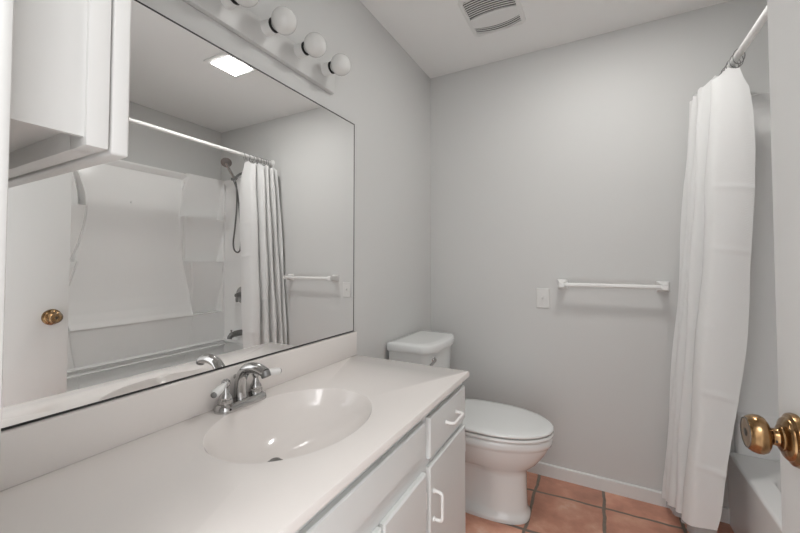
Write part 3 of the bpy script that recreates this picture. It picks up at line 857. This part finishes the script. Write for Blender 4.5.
def cloth(amp, dx, dy, zb, name_uv, sag=0.24, ztop=2.052, ns=300, nz=190):
    b = BM(); uvl = b.loops.layers.uv.new('UVMap')
    g = []
    for j in range(nz + 1):
        row = []
        for i in range(ns + 1):
            s = i / ns
            xt, yt = fold_xy(s, 1.98, amp, dx, dy)
            zt = ztop - sag * abs(xt - RX) - 0.022 * abs(math.sin(s * 26 + 0.6)) - 0.09 * max(0.0, 1 - s / 0.035)
            z0 = zb(s)
            t = j / nz
            z = lerp(z0, zt, t)
            x, y = fold_xy(s, z, amp, dx, dy)
            # slow creases that wander through the cloth
            x += 0.004 * math.sin(9 * z + 17 * s)
            for zc_, s0, s1 in ((1.52, 0.0, 0.2), (1.26, 0.0, 0.34), (0.93, 0.1, 0.5), (0.66, 0.0, 0.3), (0.36, 0.0, 0.25)):
                if s0 <= s <= s1: y -= 0.0035 * math.exp(-((z - zc_ - 0.02 * math.sin(9 * s)) / 0.009) ** 2)
            row.append(b.verts.new((x, y, z)))
        g.append(row)
    for j in range(nz):
        for i in range(ns):
            f = b.faces.new((g[j][i], g[j][i + 1], g[j + 1][i + 1], g[j + 1][i]))
            for l, (u, v) in zip(f.loops, ((i, j), (i + 1, j), (i + 1, j + 1), (i, j + 1))): l[uvl].uv = (u / ns * 2.2, v / nz * 1.95)
    return b
cur = obj('shower_curtain', cloth(1.0, 0, 0, lambda s: lerp(0.145, 0.055, s), 'c'), FABRIC, None, origin=(1.37, 2.08, 0.05), angle=180, recalc=False)
tag(cur, 'white waffle fabric shower curtain bunched against the back wall', 'shower curtain')
lin = obj('curtain_liner', cloth(0.80, 0.012, 0.004, lambda s: lerp(0.10, 0.018, s), 'l', ztop=2.03), LINER, None, origin=(1.38, 2.08, 0.02), angle=180, recalc=False)
tag(lin, 'clear plastic shower curtain liner showing below the white curtain hem', 'curtain liner')
ORD = ['first', 'second', 'third', 'fourth', 'fifth', 'sixth', 'seventh', 'eighth', 'ninth', 'tenth']
def ring_bm():
    b = BM()
    pts = []
    for i in range(25):
        a = 2 * PI * i / 24
        pts.append((0.023 * math.sin(a), 0.0, -0.012 + 0.030 * math.cos(a)))
    tube(b, pts, 0.0016, 8, caps=False)
    return b
ring0 = None
ring_y = [2.205, 2.178, 2.152, 2.128, 2.105, 2.080, 2.052, 2.018, 1.975]
for i, y in enumerate(ring_y):
    if ring0 is None:
        b = ring_bm()
        ring0 = obj('curtain_ring', b, NICKEL, None, origin=(0, 0, 0)); r = ring0
    else:
        r = ring0.copy(); C.collection.objects.link(r)
    r.location = (RX + 0.002 * rnd[i], y, RZ - 0.001)
    r.rotation_euler = (0.25 * rnd[i + 5], 0, 0.45 * rnd[i + 9])
    tag(r, '%s chrome curtain ring from the back wall on the white shower rod' % ORD[i], 'curtain ring', 'chrome rings on the shower rod')

# ------------------------------------------------------------------ hand shower, valve handle and tub spout on the back (head) wall
SXC = 1.87
YP = YB - 0.021       # face of the surround's end panel
hs = thing('hand_shower', (SXC, YB, 2.03), 'chrome hand shower with a looping hose above the tub', 'hand shower')
b = BM()
lathe(b, (SXC, YB - 0.0005, 2.035), (0, -1, 0), [(0, 0.030), (0.003, 0.030), (0.009, 0.018), (0.012, 0.011)], 24)
tube(b, spline([(SXC, YB - 0.005, 2.035), (SXC, YB - 0.04, 2.033), (SXC, YB - 0.075, 2.010), (SXC, YB - 0.105, 1.978)], 6), 0.0105, 16)
obj('shower_arm', b, NICKEL, hs)
b = BM()
lathe(b, (SXC, YB - 0.098, 1.985), (0, -0.65, -0.76), [(0, 0.014), (0.004, 0.018), (0.030, 0.018), (0.034, 0.013)], 20)
box(b, SXC - 0.018, SXC + 0.018, YB - 0.140, YB - 0.105, 1.950, 1.978, 0.006)
obj('bracket', b, NICKEL, hs)
b = BM()
tube(b, spline([(SXC - 0.01, YB - 0.112, 1.940), (SXC - 0.01, YB - 0.130, 1.975), (SXC - 0.012, YB - 0.160, 2.015), (SXC - 0.015, YB - 0.195, 2.060), (SXC - 0.02, YB - 0.212, 2.085)], 6), [0.0105] * 8 + [0.0125] * 10 + [0.014] * 7, 16)
obj('wand', b, CHROME, hs, label='bright chrome wand of the hand shower')
b = BM()
ax = Vector((-0.62, -0.55, -0.55))
lathe(b, Vector((SXC - 0.012, YB - 0.205, 2.098)), ax, [(-0.012, 0.012), (-0.006, 0.026), (0.004, 0.040), (0.014, 0.044), (0.020, 0.044), (0.022, 0.041), (0.021, 0.030), (0.023, 0.022), (0.023, 0.004)], 32)
obj('shower_head', b, NICKEL, hs)
b = BM()
tube(b, spline([(SXC - 0.01, YB - 0.110, 1.943), (SXC - 0.008, YB - 0.098, 1.88), (SXC, YB - 0.088, 1.72), (SXC, YB - 0.105, 1.52), (SXC, YB - 0.118, 1.40), (SXC + 0.004, YB - 0.105, 1.335), (SXC + 0.004, YB - 0.075, 1.312),
    (SXC + 0.004, YB - 0.046, 1.33), (SXC, YB - 0.040, 1.42), (SXC, YB - 0.055, 1.65), (SXC, YB - 0.085, 1.86), (SXC + 0.004, YB - 0.118, 1.952)], 8), 0.0068, 12)
obj('hose', b, STEEL, hs, label='dark ribbed metal hose')

vh = thing('shower_valve', (SXC, YP, 0.925), 'chrome shower valve with lever handle above the tub spout', 'valve')
b = BM(); lathe(b, (SXC, YP - 0.0005, 0.925), (0, -1, 0), [(0, 0.075), (0.003, 0.075), (0.008, 0.066), (0.010, 0.03)], 36)
obj('escutcheon', b, CHROME, vh)
b = BM(); lathe(b, (SXC, YP - 0.009, 0.925), (0, -1, 0), [(0, 0.026), (0.03, 0.024), (0.05, 0.018), (0.058, 0.016), (0.062, 0.008)], 24)
tube(b, spline([(SXC, YP - 0.055, 0.925), (SXC - 0.01, YP - 0.062, 0.900), (SXC - 0.02, YP - 0.066, 0.868)], 6), [0.010] * 6 + [0.012] * 7, 14)
obj('lever', b, NICKEL, vh)
ts = thing('tub_spout', (SXC, YP, 0.575), 'chrome tub spout low on the wall behind the curtain', 'spout')
b = BM()
tube(b, spline([(SXC, YP - 0.001, 0.585), (SXC, YP - 0.05, 0.585), (SXC, YP - 0.095, 0.580), (SXC, YP - 0.118, 0.566), (SXC, YP - 0.122, 0.548)], 6), [0.027] * 9 + [0.025] * 6 + [0.021] * 10, 20)
obj('spout_body', b, NICKEL, ts)
b = BM(); lathe(b, (SXC, YP - 0.105, 0.600), (0, 0, 1), [(0, 0.005), (0.012, 0.005), (0.014, 0.008), (0.022, 0.008), (0.024, 0.004)], 14)
obj('diverter_knob', b, NICKEL, ts)
